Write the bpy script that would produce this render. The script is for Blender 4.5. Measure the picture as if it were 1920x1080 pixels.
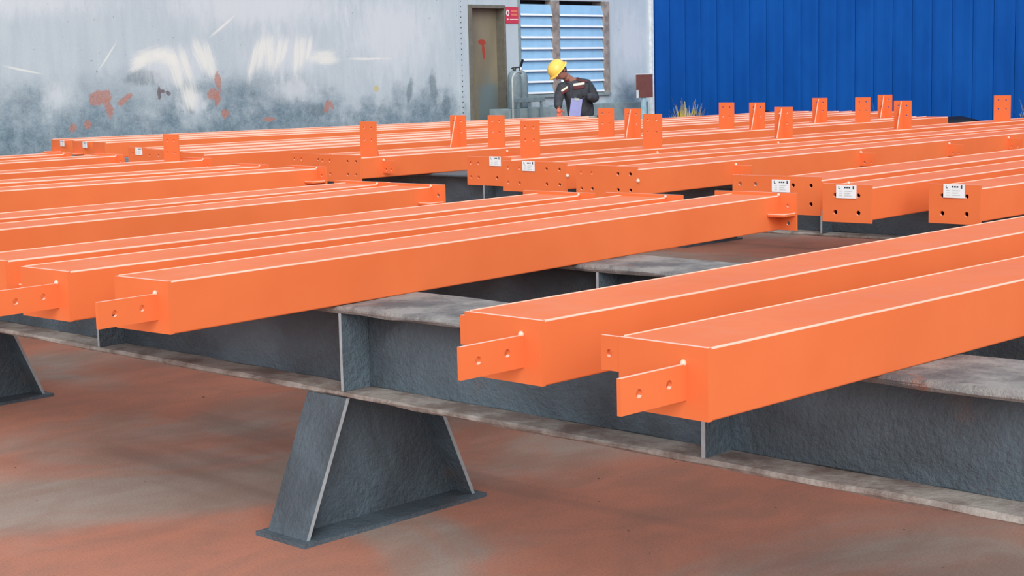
import bpy, bmesh, math, random
from mathutils import Vector, Matrix

random.seed(7)
for o in list(bpy.data.objects):
    bpy.data.objects.remove(o, do_unlink=True)
scene = bpy.context.scene
COL = scene.collection

# ------------------------------------------------------------------ camera
R_RIGHT = (0.69198545, -0.72153698, -0.0232493)
R_UP = (0.11136831, 0.07487662, 0.99095438)
R_FWD = (0.7132694, 0.68831525, -0.13216989)
cam_data = bpy.data.cameras.new('camera')
cam = bpy.data.objects.new('camera', cam_data)
COL.objects.link(cam)
m = Matrix(((R_RIGHT[0], R_UP[0], -R_FWD[0]), (R_RIGHT[1], R_UP[1], -R_FWD[1]), (R_RIGHT[2], R_UP[2], -R_FWD[2])))
cam.matrix_world = Matrix.Translation((0, 0, 1.413)) @ m.to_4x4()
cam_data.sensor_width = 36.0
cam_data.lens = 36.0 * 2988.5 / 1920.0
cam_data.clip_end = 200
scene.camera = cam

# ------------------------------------------------------------------ world, sun, exposure
world = bpy.data.worlds.new('overcast_sky')
scene.world = world
world.use_nodes = True
bg = world.node_tree.nodes['Background']
bg.inputs['Color'].default_value = (0.9, 0.95, 1.0, 1)
bg.inputs['Strength'].default_value = 0.78
sun_data = bpy.data.lights.new('hazy_sun', 'SUN')
sun_data.energy = 2.1
sun_data.angle = math.radians(50)
sun_data.color = (1.0, 0.975, 0.94)
sun = bpy.data.objects.new('hazy_sun', sun_data)
COL.objects.link(sun)
sun.rotation_euler = Vector((0.58, 0.68, -0.5)).to_track_quat('-Z', 'Y').to_euler()
sun.location = (0, 0, 12)
vs = scene.view_settings
vs.view_transform = 'Standard'
vs.look = 'None'
vs.exposure = 0.24
vs.gamma = 1.0
vs.use_curve_mapping = False

# ------------------------------------------------------------------ materials
def srgb(r, g, b):
    f = lambda c: (c / 255 / 12.92) if c / 255 <= 0.04045 else ((c / 255 + 0.055) / 1.055) ** 2.4
    return (f(r), f(g), f(b), 1.0)

class NT:
    """small helper around a material's node tree"""
    def __init__(self, name, rough=0.5, metallic=0.0, spec=0.5):
        self.m = bpy.data.materials.new(name)
        self.m.use_nodes = True
        self.t = self.m.node_tree
        self.b = self.t.nodes['Principled BSDF']
        self.b.inputs['Roughness'].default_value = rough
        self.b.inputs['Metallic'].default_value = metallic
        self.b.inputs['Specular IOR Level'].default_value = spec
        self._co = None
    def n(self, t): return self.t.nodes.new(t)
    def l(self, a, b): self.t.links.new(a, b)
    def co(self):
        if self._co is None:
            self._co = self.n('ShaderNodeTexCoord').outputs['Object']
        return self._co
    def geo(self):
        return self.n('ShaderNodeNewGeometry').outputs['Position']
    def noise(self, scale, detail=4, rough=0.6, vec=None, stretch=None, dist=0.0):
        v = vec if vec is not None else self.co()
        if stretch:
            mp = self.n('ShaderNodeMapping'); mp.inputs['Scale'].default_value = stretch
            self.l(v, mp.inputs['Vector']); v = mp.outputs['Vector']
        x = self.n('ShaderNodeTexNoise')
        x.inputs['Scale'].default_value = scale
        x.inputs['Detail'].default_value = detail
        x.inputs['Roughness'].default_value = rough
        x.inputs['Distortion'].default_value = dist
        self.l(v, x.inputs['Vector'])
        return x.outputs['Fac']
    def ramp(self, fac, lo, hi, a=0.0, b=1.0):
        x = self.n('ShaderNodeMapRange')
        x.interpolation_type = 'SMOOTHSTEP'
        self.l(fac, x.inputs['Value'])
        x.inputs['From Min'].default_value = lo; x.inputs['From Max'].default_value = hi
        x.inputs['To Min'].default_value = a; x.inputs['To Max'].default_value = b
        return x.outputs['Result']
    def math(self, op, a, b=None, clamp=False):
        x = self.n('ShaderNodeMath'); x.operation = op; x.use_clamp = clamp
        for i, v in enumerate((a, b)):
            if v is None: continue
            if isinstance(v, (int, float)): x.inputs[i].default_value = v
            else: self.l(v, x.inputs[i])
        return x.outputs[0]
    def mix(self, fac, a, b):
        x = self.n('ShaderNodeMix'); x.data_type = 'RGBA'
        if isinstance(fac, (int, float)): x.inputs[0].default_value = fac
        else: self.l(fac, x.inputs[0])
        for i, v in ((6, a), (7, b)):
            if isinstance(v, tuple): x.inputs[i].default_value = v
            else: self.l(v, x.inputs[i])
        return x.outputs[2]
    def ell(self, cx, cz, rx, rz, rot, pos, warp, soft=0.35, wamt=0.35, streak=None):
        """elliptical mark on an XZ plane, edge broken by noise"""
        s = self.n('ShaderNodeVectorMath'); s.operation = 'SUBTRACT'
        self.l(pos, s.inputs[0]); s.inputs[1].default_value = (cx, 0, cz)
        mp = self.n('ShaderNodeMapping'); mp.vector_type = 'POINT'
        mp.inputs['Rotation'].default_value = (0, -rot, 0)
        self.l(s.outputs[0], mp.inputs['Vector'])
        if streak: warp = self.noise(15, 4, 0.7, mp.outputs[0], streak)
        mp2 = self.n('ShaderNodeVectorMath'); mp2.operation = 'MULTIPLY'
        self.l(mp.outputs[0], mp2.inputs[0]); mp2.inputs[1].default_value = (1 / rx, 0, 1 / rz)
        ln = self.n('ShaderNodeVectorMath'); ln.operation = 'LENGTH'
        self.l(mp2.outputs[0], ln.inputs[0])
        d = self.math('ADD', ln.outputs['Value'], self.math('MULTIPLY', self.math('SUBTRACT', warp, 0.5), wamt * 4))
        return self.ramp(d, 1.0, 1.0 - soft)
    def bump(self, h, strength=0.3, dist=0.01):
        x = self.n('ShaderNodeBump'); x.inputs['Strength'].default_value = strength
        x.inputs['Distance'].default_value = dist
        self.l(h, x.inputs['Height']); self.l(x.outputs[0], self.b.inputs['Normal'])
    def color(self, c):
        if isinstance(c, tuple): self.b.inputs['Base Color'].default_value = c
        else: self.l(c, self.b.inputs['Base Color'])
        return self
    def rough(self, v): self.l(v, self.b.inputs['Roughness'])

def plain(name, rgb, rough=0.5, metallic=0.0, var=0.12, scale=14.0, spec=0.5):
    t = NT(name, rough, metallic, spec)
    c = srgb(*rgb)
    d = tuple(x * (1 - var) for x in c[:3]) + (1,)
    e = tuple(min(1, x * (1 + var)) for x in c[:3]) + (1,)
    t.color(t.mix(t.ramp(t.noise(scale), 0.3, 0.7), d, e))
    return t.m

def mat_orange(name, c1, c2, rough):
    t = NT(name, rough, 0.0, 0.08)
    big = t.ramp(t.noise(2.2, 3, 0.55), 0.3, 0.7)
    fine = t.noise(90, 3, 0.6)
    t.color(t.mix(big, srgb(*c1), srgb(*c2)))
    t.rough(t.ramp(t.noise(7, 3), 0.2, 0.8, rough - 0.06, rough + 0.1))
    t.bump(fine, 0.05, 0.002)
    return t.m

M = {}
M['orange'] = mat_orange('orange_paint', (236, 124, 74), (230, 117, 68), 0.46)
M['edge_highlight'] = mat_orange('orange_paint_edge_highlight', (255, 205, 186), (255, 190, 168), 0.3)  # pale colour paints the bright sky highlight onto the upper edges
M['weld'] = plain('weld_bead_highlight', (255, 205, 185), 0.3)  # beads coloured pale to paint in the highlight they catch
M['paper'] = plain('white_tag_paper', (240, 243, 245), 0.6, var=0.03)
M['ink'] = plain('dark_ink', (50, 70, 90), 0.6)
M['ink_pale'] = plain('pale_ink', (205, 212, 214), 0.6)

def mat_web():
    t = NT('grey_primed_steel', 0.62)
    a = t.ramp(t.noise(1.6, 5, 0.6, dist=0.6), 0.32, 0.68)
    c = t.mix(a, srgb(66, 76, 84), srgb(96, 114, 126))
    r = t.ramp(t.noise(3.1, 6, 0.7), 0.58, 0.8)
    c = t.mix(t.math('MULTIPLY', r, 0.5), c, srgb(110, 86, 74))
    t.color(c)
    t.bump(t.noise(55, 4, 0.65), 0.75, 0.012)
    return t.m
M['web'] = mat_web()

def mat_flange():
    t = NT('dusty_flange_paint', 0.75)
    a = t.ramp(t.noise(5, 6, 0.7), 0.35, 0.65)
    c = t.mix(a, srgb(118, 120, 124), srgb(186, 184, 182))
    r = t.ramp(t.noise(4.3, 6, 0.75, dist=0.8), 0.56, 0.7)
    c = t.mix(t.math('MULTIPLY', r, 0.7), c, srgb(198, 128, 92))
    d = t.ramp(t.noise(14, 6, 0.8), 0.56, 0.7)
    c = t.mix(t.math('MULTIPLY', d, 0.7), c, srgb(84, 84, 86))
    t.color(c)
    t.bump(t.noise(34, 6, 0.75), 1.0, 0.03)
    return t.m
M['flange'] = mat_flange()

def mat_lower():
    t = NT('dust_on_lower_flange', 0.85)
    a = t.ramp(t.noise(6, 6, 0.7), 0.35, 0.65)
    c = t.mix(a, srgb(122, 110, 104), srgb(172, 168, 162))
    r = t.ramp(t.noise(5, 6, 0.7), 0.55, 0.75)
    c = t.mix(t.math('MULTIPLY', r, 0.7), c, srgb(118, 92, 82))
    t.color(c)
    t.bump(t.noise(45, 5, 0.7), 0.7, 0.01)
    return t.m
M['lower'] = mat_lower()
M['steel_edge'] = plain('pale_steel_edge', (168, 178, 184), 0.45)  # paler tone for the near edges of stiffeners and leg flanges

def mat_floor():
    t = NT('dusty_concrete_floor', 0.9, 0, 0.25)
    p = t.geo()
    a = t.ramp(t.noise(0.75, 5, 0.6, p, (1, 1, 1), 0.7), 0.34, 0.56)
    c = t.mix(a, srgb(172, 160, 150), srgb(196, 134, 112))
    b = t.ramp(t.noise(2.3, 6, 0.65, p, (1, 1.6, 1), 0.5), 0.36, 0.66)
    c = t.mix(t.math('MULTIPLY', b, 0.45), c, srgb(150, 118, 104))
    s = t.ramp(t.noise(0.9, 3, 0.5, p, (3.0, 0.35, 1)), 0.58, 0.72)
    c = t.mix(t.math('MULTIPLY', s, 0.45), c, srgb(126, 104, 96))
    g = t.noise(120, 3, 0.7, p)
    c = t.mix(t.ramp(g, 0.35, 0.75, 0, 0.28), c, srgb(92, 76, 70))
    sp = t.ramp(t.noise(26, 2, 0.5, p), 0.755, 0.78)
    c = t.mix(sp, c, srgb(60, 48, 44))
    t.color(c)
    t.bump(g, 0.3, 0.004)
    return t.m
M['floor'] = mat_floor()

def mat_wall():
    t = NT('stained_grey_sheet_wall', 0.5, 0.0, 0.25)
    p = t.geo()
    w = t.noise(3.5, 5, 0.65, p)
    wf = t.noise(11, 4, 0.65, p)
    streakv = t.noise(6, 4, 0.6, p, (1, 1, 0.18))
    c = t.mix(t.ramp(streakv, 0.3, 0.7), srgb(178, 194, 204), srgb(188, 203, 211))
    # darker bluish zones, mostly low on the wall, with their own ragged outline
    for cx, cz, rx, rz, ro, k in ((10.2, 0.7, 2.9, 0.72, 0, 0.85), (12.9, 0.78, 2.4, 0.64, 0.03, 0.9), (15.2, 0.7, 1.5, 0.74, 0, 0.9), (8.0, 0.9, 1.6, 0.7, 0, 0.7), (10.4, 1.25, 1.6, 0.45, 0, 0.35), (12.6, 1.3, 1.4, 0.35, 0, 0.4),
                                  (9.0, 1.05, 0.7, 0.55, 0, 0.4), (11.9, 1.25, 0.8, 0.3, 0.1, 0.55), (18.2, 0.7, 1.5, 0.4, 0, 0.8), (19.7, 0.9, 0.55, 0.5, 0.1, 0.8),
                                  (6.0, 0.8, 2.0, 0.6, 0, 0.7)):
        mk = t.ell(cx, cz, rx, rz, ro, p, w, 0.75, 0.3)
        c = t.mix(t.math('MULTIPLY', mk, k), c, t.mix(t.ramp(wf, 0.3, 0.7), srgb(88, 114, 130), srgb(122, 146, 160)))
    for cx, cz, rx, rz, ro in ((10.78, 1.49, 0.34, 0.13, 0), (11.36, 1.14, 0.2, 0.05, 0.8), (15.05, 1.23, 0.07, 0.26, 0.25), (15.5, 1.25, 0.1, 0.36, -0.08), (13.4, 1.02, 0.2, 0.12, 0), (15.75, 1.0, 0.12, 0.2, 0)):
        mk = t.ell(cx, cz, rx, rz, ro, p, wf, 0.6, 0.22)
        c = t.mix(t.math('MULTIPLY', mk, 0.62), c, srgb(84, 108, 120))
    # broad soft paler zones, some blending the white smears
    for cx, cz, rx, rz, ro in ((11.2, 1.62, 0.7, 0.33, -0.1), (12.9, 1.75, 0.9, 0.4, 0.05), (14.8, 2.0, 1.2, 0.8, 0), (12.5, 2.4, 2.0, 0.45, 0), (9.2, 2.4, 1.6, 0.3, 0), (11.45, 1.2, 0.3, 0.22, 0), (19.85, 1.95, 0.6, 0.75, 0), (13.0, 1.3, 0.5, 0.2, 0), (9.6, 1.3, 0.25, 0.2, 0)):
        mk = t.ell(cx, cz, rx, rz, ro, p, t.noise(5, 5, 0.7, p, (1.6, 1, 0.5)), 0.8, 0.4)
        c = t.mix(t.math('MULTIPLY', mk, 0.6), c, srgb(214, 222, 228))
    # white brush marks, streaky
    for cx, cz, rx, rz, ro in ((10.88, 1.74, 0.34, 0.12, 0.2), (10.72, 1.66, 0.2, 0.09, 0.6), (11.1, 1.72, 0.22, 0.12, -0.3), (11.24, 1.57, 0.11, 0.33, -0.3), (11.38, 1.62, 0.08, 0.3, -0.35), (11.6, 1.74, 0.1, 0.28, -0.45), (11.73, 1.68, 0.11, 0.3, -0.3), (11.42, 1.24, 0.14, 0.2, -0.2),
                               (12.4, 1.68, 0.07, 0.34, 0.35), (12.52, 1.76, 0.08, 0.3, 0.25), (12.66, 1.78, 0.11, 0.28, 0.0), (12.8, 1.75, 0.07, 0.26, 0.25), (12.9, 1.8, 0.05, 0.2, 0.35),
                               (13.08, 1.71, 0.06, 0.34, 0.1), (13.18, 1.77, 0.08, 0.27, 0.15), (13.3, 1.82, 0.05, 0.2, 0.3), (13.52, 1.72, 0.3, 0.1, 0.15), (13.62, 1.66, 0.22, 0.07, 0.1),
                               (11.95, 2.1, 0.3, 0.02, 0.6), (9.2, 1.6, 0.3, 0.016, -0.2), (14.3, 1.68, 0.5, 0.02, 0.0), (10.3, 1.75, 0.25, 0.014, 0.9)):
        horiz = rx > rz
        mk = t.ell(cx, cz, rx * 1.1, rz * 1.1, ro if not horiz else -ro, p, w, 0.75, 0.34, (0.3, 1, 2.4) if horiz else (2.4, 1, 0.3))
        c = t.mix(t.math('MULTIPLY', mk, 0.72), c, srgb(230, 234, 228))
    # rust red paint scrapes
    for cx, cz, rx, rz, ro in ((10.17, 1.27, 0.17, 0.09, -0.25), (10.27, 1.14, 0.05, 0.12, -0.2), (10.5, 1.24, 0.14, 0.04, -0.55), (11.84, 1.44, 0.055, 0.12, -0.1), (11.76, 1.27, 0.1, 0.07, 0), (11.82, 1.2, 0.05, 0.08, 0), (13.56, 1.06, 0.05, 0.1, 0.35), (13.64, 1.08, 0.03, 0.07, -0.5),
                               (9.98, 0.96, 0.06, 0.05, 0), (9.78, 0.93, 0.05, 0.05, 0), (11.92, 1.02, 0.06, 0.06, 0), (12.6, 0.93, 0.12, 0.03, 0)):
        mk = t.ell(cx, cz, rx, rz, ro, p, t.noise(17, 5, 0.75, p, (1, 1, 0.7)), 0.15, 0.5)
        c = t.mix(t.math('MULTIPLY', mk, 0.75), c, srgb(176, 118, 102))
    for cx, cz, rx, rz, ro in ((10.98, 1.3, 0.03, 0.08, 0), (11.1, 1.3, 0.05, 0.03, 0.5), (11.03, 1.32, 0.03, 0.03, 0.5)):
        mk = t.ell(cx, cz, rx, rz, ro, p, wf, 0.2, 0.3)
        c = t.mix(t.math('MULTIPLY', mk, 0.8), c, srgb(96, 76, 84))
    mk = t.ell(14.44, 1.28, 0.07, 0.06, 0, p, wf, 0.6, 0.15)
    c = t.mix(t.math('MULTIPLY', mk, 0.7), c, srgb(196, 180, 96))
    sp = t.ramp(t.noise(19, 2, 0.5, p), 0.74, 0.77)
    c = t.mix(t.math('MULTIPLY', sp, 0.5), c, srgb(92, 108, 118))
    c = t.mix(t.math('MULTIPLY', t.ramp(t.noise(45, 3, 0.7, p), 0.4, 0.7), 0.16), c, srgb(216, 222, 224))
    t.color(c)
    t.bump(t.noise(1.2, 2, 0.5, p), 0.15, 0.02)
    return t.m
M['wall'] = mat_wall()

def mat_blue():
    t = NT('blue_sheet_paint', 0.55, 0.0, 0.12)
    a = t.ramp(t.noise(1.4, 4, 0.6, t.geo(), (1, 1, 0.5)), 0.3, 0.7)
    t.color(t.mix(a, srgb(8, 76, 158), srgb(14, 86, 172)))
    return t.m
M['blue'] = mat_blue()

def mat_door():
    t = NT('beige_door_paint', 0.55)
    p = t.geo()
    w = t.noise(7, 4, 0.65, p)
    c = t.mix(t.ramp(t.noise(3, 4, 0.6, p, (1, 1, 0.3)), 0.3, 0.7), srgb(124, 117, 98), srgb(140, 132, 112))
    mk = t.ell(16.75, 0.9, 0.3, 0.62, 0.0, p, w, 0.5, 0.2)
    c = t.mix(t.math('MULTIPLY', mk, 0.75), c, srgb(104, 128, 138))
    for cx, cz, rx, rz, ro in ((16.64, 1.9, 0.09, 0.05, 0.1), (16.67, 1.77, 0.035, 0.14, -0.12)):
        mk = t.ell(cx, cz, rx, rz, ro, p, w, 0.2, 0.12)
        c = t.mix(t.math('MULTIPLY', mk, 0.9), c, srgb(168, 58, 44))
    t.color(c)
    return t.m
M['door'] = mat_door()
M['door_frame'] = plain('door_frame_paint', (112, 110, 100), 0.55)
M['slat'] = plain('pale_blue_louvre', (150, 196, 230), 0.3, 0.0, 0.06, 5)
M['slat_lip'] = plain('louvre_lip_sky_glint', (236, 242, 246), 0.35, 0.0, 0.03)  # white lip paints in the sky reflection along each slat's lower edge
M['louvre_frame'] = plain('weathered_louvre_frame', (150, 142, 136), 0.6, var=0.3, scale=9)
M['dark'] = plain('dark_interior', (40, 44, 50), 0.8)
M['trim'] = plain('white_corner_trim', (226, 232, 234), 0.45)
M['sign_red'] = plain('sign_red', (200, 62, 84), 0.5, var=0.05)
M['white'] = plain('white_print', (240, 236, 238), 0.5, var=0.02)
M['sign_orange'] = plain('sign_orange_print', (226, 128, 104), 0.5, var=0.02)
M['ext_grey'] = plain('dust_grey_enamel', (126, 144, 150), 0.5, var=0.12)
M['ext_dark'] = plain('dark_valve_metal', (52, 58, 62), 0.45)
M['black'] = plain('black_plastic', (22, 24, 26), 0.45)
M['pale_pipe'] = plain('pale_grey_pipe', (176, 186, 188), 0.45)
M['stand'] = plain('grey_teal_steel', (134, 152, 156), 0.55, var=0.15, scale=6)
M['rail'] = plain('grey_teal_rail', (112, 132, 138), 0.55, var=0.15)
M['brown'] = plain('brown_board_paint', (122, 76, 66), 0.6, var=0.1)
M['pale_blue'] = plain('pale_blue_post', (166, 204, 216), 0.5)
M['skin'] = plain('skin', (150, 104, 88), 0.55, var=0.06)
M['hair'] = plain('black_hair', (28, 24, 24), 0.6)
M['helmet'] = plain('yellow_hard_hat', (250, 210, 98), 0.28, var=0.04)
M['helmet_band'] = plain('dark_helmet_band', (150, 110, 40), 0.5)
M['jacket'] = plain('charcoal_jacket', (60, 64, 72), 0.8, var=0.4, scale=7)
M['maroon'] = plain('maroon_panel', (98, 46, 52), 0.8, var=0.15)
M['reflective'] = plain('reflective_strip', (226, 222, 206), 0.4, var=0.06)
M['trouser'] = plain('charcoal_trouser', (56, 62, 70), 0.85, var=0.15)
M['hem'] = plain('pale_hem_strip', (158, 178, 170), 0.6)
M['glove'] = plain('dark_glove', (44, 46, 52), 0.8, var=0.2)
M['glove_warm'] = plain('orange_dusted_glove', (214, 110, 84), 0.8, var=0.2)
M['boot'] = plain('black_boot', (34, 32, 32), 0.6)
M['lavender'] = plain('lavender_clipboard', (158, 166, 222), 0.4, var=0.06)
M['grass'] = plain('dry_grass', (198, 178, 84), 0.8, var=0.35, scale=20)
M['grass_green'] = plain('green_grass', (96, 118, 66), 0.8, var=0.3, scale=20)
M['dark_gap'] = plain('dark_gap_black', (20, 20, 24), 0.5, var=0.2)

# ------------------------------------------------------------------ mesh helpers
def link(name, me, mats, parent=None, loc=(0, 0, 0), rot=(0, 0, 0)):
    o = bpy.data.objects.new(name, me)
    for k in (mats if isinstance(mats, (list, tuple)) else [mats]):
        if len(me.materials) < (len(mats) if isinstance(mats, (list, tuple)) else 1):
            me.materials.append(M[k])
    COL.objects.link(o)
    o.location = loc; o.rotation_euler = rot
    if parent is not None: o.parent = parent
    return o

def from_bm(bm, name, smooth=False):
    bmesh.ops.recalc_face_normals(bm, faces=bm.faces[:])
    me = bpy.data.meshes.new(name)
    bm.to_mesh(me); bm.free()
    if smooth:
        me.polygons.foreach_set('use_smooth', [True] * len(me.polygons))
    return me

def add_box(bm, x0, x1, y0, y1, z0, z1, mi=0):
    v = [bm.verts.new(p) for p in ((x0, y0, z0), (x1, y0, z0), (x1, y1, z0), (x0, y1, z0), (x0, y0, z1), (x1, y0, z1), (x1, y1, z1), (x0, y1, z1))]
    fs = []
    for f in ((0, 3, 2, 1), (4, 5, 6, 7), (0, 1, 5, 4), (1, 2, 6, 5), (2, 3, 7, 6), (3, 0, 4, 7)):
        k = bm.faces.new([v[i] for i in f]); k.material_index = mi; fs.append(k)
    return v, fs

def box(name, x0, x1, y0, y1, z0, z1, mats, parent=None, loc=(0, 0, 0), rot=(0, 0, 0), bevel=0.0, edge_mi=None):
    bm = bmesh.new()
    add_box(bm, x0, x1, y0, y1, z0, z1)
    if bevel:
        r = bmesh.ops.bevel(bm, geom=bm.edges[:], offset=bevel, segments=2, affect='EDGES', profile=0.6)
        if edge_mi is not None:
            for f in r['faces']:
                if f.normal.z > 0.2 and f.normal.z < 0.97: f.material_index = edge_mi
    return link(name, from_bm(bm, name), mats, parent, loc, rot)

def extrude_poly(name, pts2, holes, t, mats, parent, axis, loc=(0, 0, 0), rot=(0, 0, 0), top_edge=None, hole_r=0.011, edge_rim=True):
    """plate from a 2-D outline with round holes; axis 'x': (a,b)->(thickness,a,b), axis 'y': (a,b)->(a,thickness,b)"""
    bm = bmesh.new()
    loops = [pts2]
    for h in holes:
        r = h[2] if len(h) > 2 else hole_r
        loops.append([(h[0] + r * math.cos(k * math.tau / 12), h[1] + r * math.sin(k * math.tau / 12)) for k in range(12)])
    mp = (lambda a, b, c: (c, a, b)) if axis == 'x' else (lambda a, b, c: (a, c, b))
    edges = []
    for lp in loops:
        vv = [bm.verts.new(mp(a, b, 0.0)) for a, b in lp]
        for i in range(len(vv)): edges.append(bm.edges.new((vv[i], vv[(i + 1) % len(vv)])))
    bmesh.ops.triangle_fill(bm, use_beauty=True, use_dissolve=False, edges=edges)
    fs = bm.faces[:]
    ex = bmesh.ops.extrude_face_region(bm, geom=fs)
    d = Vector(mp(0, 0, t))
    bmesh.ops.translate(bm, vec=d, verts=[e for e in ex['geom'] if isinstance(e, bmesh.types.BMVert)])
    bmesh.ops.recalc_face_normals(bm, faces=bm.faces[:])
    if top_edge is not None:
        top = max(p[1] for p in pts2)
        for f in bm.faces:
            if f.normal.z > 0.7 and f.calc_center_median().z > top - 0.03: f.material_index = top_edge
            if f.normal.z > 0.3 and f.calc_center_median().z < top - 0.01: f.material_index = top_edge  # lower hole rims coloured pale as if lit from above
    return link(name, from_bm(bm, name), mats, parent, loc, rot)

def tube_mesh(pts, rad, seg=8, cap=True, name='tube'):
    bm = bmesh.new()
    n = len(pts)
    P = [Vector(p) for p in pts]
    rads = rad if isinstance(rad, (list, tuple)) else [rad] * n
    rings = []
    for i in range(n):
        d = (P[min(i + 1, n - 1)] - P[max(i - 1, 0)]).normalized()
        a = d.orthogonal().normalized() if i == 0 else (prev - d * prev.dot(d)).normalized()
        prev = a
        b = d.cross(a)
        rings.append([bm.verts.new(P[i] + (a * math.cos(k * math.tau / seg) + b * math.sin(k * math.tau / seg)) * rads[i]) for k in range(seg)])
    for i in range(n - 1):
        for k in range(seg):
            bm.faces.new((rings[i][k], rings[i][(k + 1) % seg], rings[i + 1][(k + 1) % seg], rings[i + 1][k]))
    if cap:
        bm.faces.new(rings[0][::-1]); bm.faces.new(rings[-1])
    return from_bm(bm, name, True)

def lathe_mesh(prof, seg=20, name='lathe'):
    bm = bmesh.new()
    rings = []
    for r, z in prof:
        rings.append([bm.verts.new((max(r, 1e-4) * math.cos(k * math.tau / seg), max(r, 1e-4) * math.sin(k * math.tau / seg), z)) for k in range(seg)])
    for i in range(len(rings) - 1):
        for k in range(seg):
            bm.faces.new((rings[i][k], rings[i][(k + 1) % seg], rings[i + 1][(k + 1) % seg], rings[i + 1][k]))
    bm.faces.new(rings[0][::-1]); bm.faces.new(rings[-1])
    return from_bm(bm, name, True)

def thing(name, label, cat, loc=(0, 0, 0), rotz=0.0, group=None):
    o = bpy.data.objects.new(name, None)
    o.empty_display_size = 0.1
    COL.objects.link(o)
    o.location = loc; o.rotation_euler = (0, 0, rotz)
    o['label'] = label; o['category'] = cat
    if group: o['group'] = group
    return o

def tag(o, label, cat, group=None):
    o['label'] = label; o['category'] = cat
    if group: o['group'] = group
    return o

def struct(o, label, cat):
    o['kind'] = 'structure'; o['label'] = label; o['category'] = cat
    return o

# ------------------------------------------------------------------ the setting
bm = bmesh.new()
add_box(bm, -8, 26, -8, 22, -0.2, 0.0)
struct(link('floor', from_bm(bm, 'floor'), 'floor'), 'dusty grey concrete floor with rust red overspray patches', 'floor')

YW, XW = 16.4, 20.38
WT = 5.2
DX0, DX1, DZ = 16.22, 16.97, 2.43      # door opening
LX0, LX1, LZ0, LZ1 = 17.26, 19.3, 1.12, 2.52   # louvre opening
bm = bmesh.new()
T = 0.28
for x0, x1, z0, z1 in ((-8, DX0, 0, WT), (DX0, DX1, DZ, WT), (DX1, LX0, 0, WT), (LX0, LX1, 0, LZ0), (LX0, LX1, LZ1, WT), (LX1, XW, 0, WT)):
    add_box(bm, x0, x1, YW, YW + T, z0, z1)
wall_back = struct(link('wall_back', from_bm(bm, 'wall_back'), 'wall'), 'pale grey sheet metal wall smeared with white paint and rust scrapes', 'wall')
# vertical joint strip with rivets beside the door
strip = box('joint_strip', 16.0, 16.2, -0.014, 0.0, 0.02, 4.6, ['wall'], wall_back, (0, YW, 0), bevel=0.004)
riv = None
for k in range(26):
    z = 0.75 + k * 0.075
    if riv is None:
        riv = link('rivet', lathe_mesh([(0.009, 0), (0.008, 0.004), (0.002, 0.007)], 8, 'rivet'), 'ext_dark', wall_back, (16.06, YW - 0.014, z), (math.pi / 2, 0, 0))
    else:
        r2 = riv.copy(); COL.objects.link(r2); r2.location = (16.06, YW - 0.014, z)
# floor grime: wall base skirting ledge under the louvre
box('wall_ledge', 17.9, 20.2, YW - 0.06, YW, 0.0, 0.95, ['stand'], wall_back, bevel=0.01)

# door
d = bpy.data.objects.new('door_1', None); COL.objects.link(d); d.location = (0, YW, 0)
struct(d, 'beige painted steel door with a red paint mark, left of the louvre', 'door')
box('door_leaf', DX0 + 0.07, DX1 - 0.02, 0.15, 0.19, 0.0, DZ - 0.05, ['door'], d, bevel=0.004)
box('door_jamb', DX0, DX0 + 0.07, -0.02, 0.2, 0.0, DZ, ['door_frame'], d, bevel=0.006)
box('door_jamb', DX1 - 0.02, DX1 + 0.015, -0.012, 0.2, 0.0, DZ, ['door_frame'], d, bevel=0.006)
box('door_head', DX0 + 0.07, DX1 - 0.02, -0.02, 0.2, DZ - 0.05, DZ, ['door_frame'], d, bevel=0.006)

# louvre window
wn = bpy.data.objects.new('window_1', None); COL.objects.link(wn); wn.location = (0, YW, 0)
struct(wn, 'pale blue louvred vent window with two columns of slanted slats', 'window')
box('dark_interior_panel', LX0, LX1, 0.2, 0.22, LZ0, LZ1, ['dark'], wn)  # dark sheet standing in for the unlit interior behind the slats
box('mullion', 17.97, 18.14, -0.03, 0.12, LZ0, LZ1, ['louvre_frame'], wn, bevel=0.008)
box('jamb', LX1 - 0.15, LX1, -0.03, 0.2, LZ0 - 0.02, LZ1, ['louvre_frame'], wn, bevel=0.008)
box('jamb', LX0 - 0.01, LX0 + 0.02, -0.03, 0.2, LZ0 - 0.02, LZ1, ['stand'], wn, bevel=0.004)
box('sill', LX0, LX1, -0.05, 0.2, LZ0 - 0.05, LZ0, ['stand'], wn, bevel=0.008)
def slat_mesh(w):
    bm = bmesh.new()
    prof = [(0.012, 0.175), (-0.03, 0.034), (-0.042, 0.006), (-0.034, 0.004), (-0.02, 0.032), (0.02, 0.175)]
    a = [bm.verts.new((0, y, z)) for y, z in prof]; b = [bm.verts.new((w, y, z)) for y, z in prof]
    for i in range(6):
        f = bm.faces.new((a[i], a[(i + 1) % 6], b[(i + 1) % 6], b[i]))
        if i in (1, 2): f.material_index = 1
    bm.faces.new(a); bm.faces.new(b[::-1])
    return from_bm(bm, 'slat')
for x0, x1 in ((LX0 + 0.02, 17.97), (18.14, LX1 - 0.15)):
    me = slat_mesh(x1 - x0)
    for k in range(8):
        link('slat', me, ['slat', 'slat_lip'], wn, (x0, 0, LZ0 + 0.005 + k * 0.165))

# corner trim
struct(box('trim_1', XW - 0.075, XW - 0.005, YW - 0.05, YW - 0.001, 0, WT, ['trim'], bevel=0.006), 'white vertical corner trim between grey wall and blue wall', 'trim')

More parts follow.
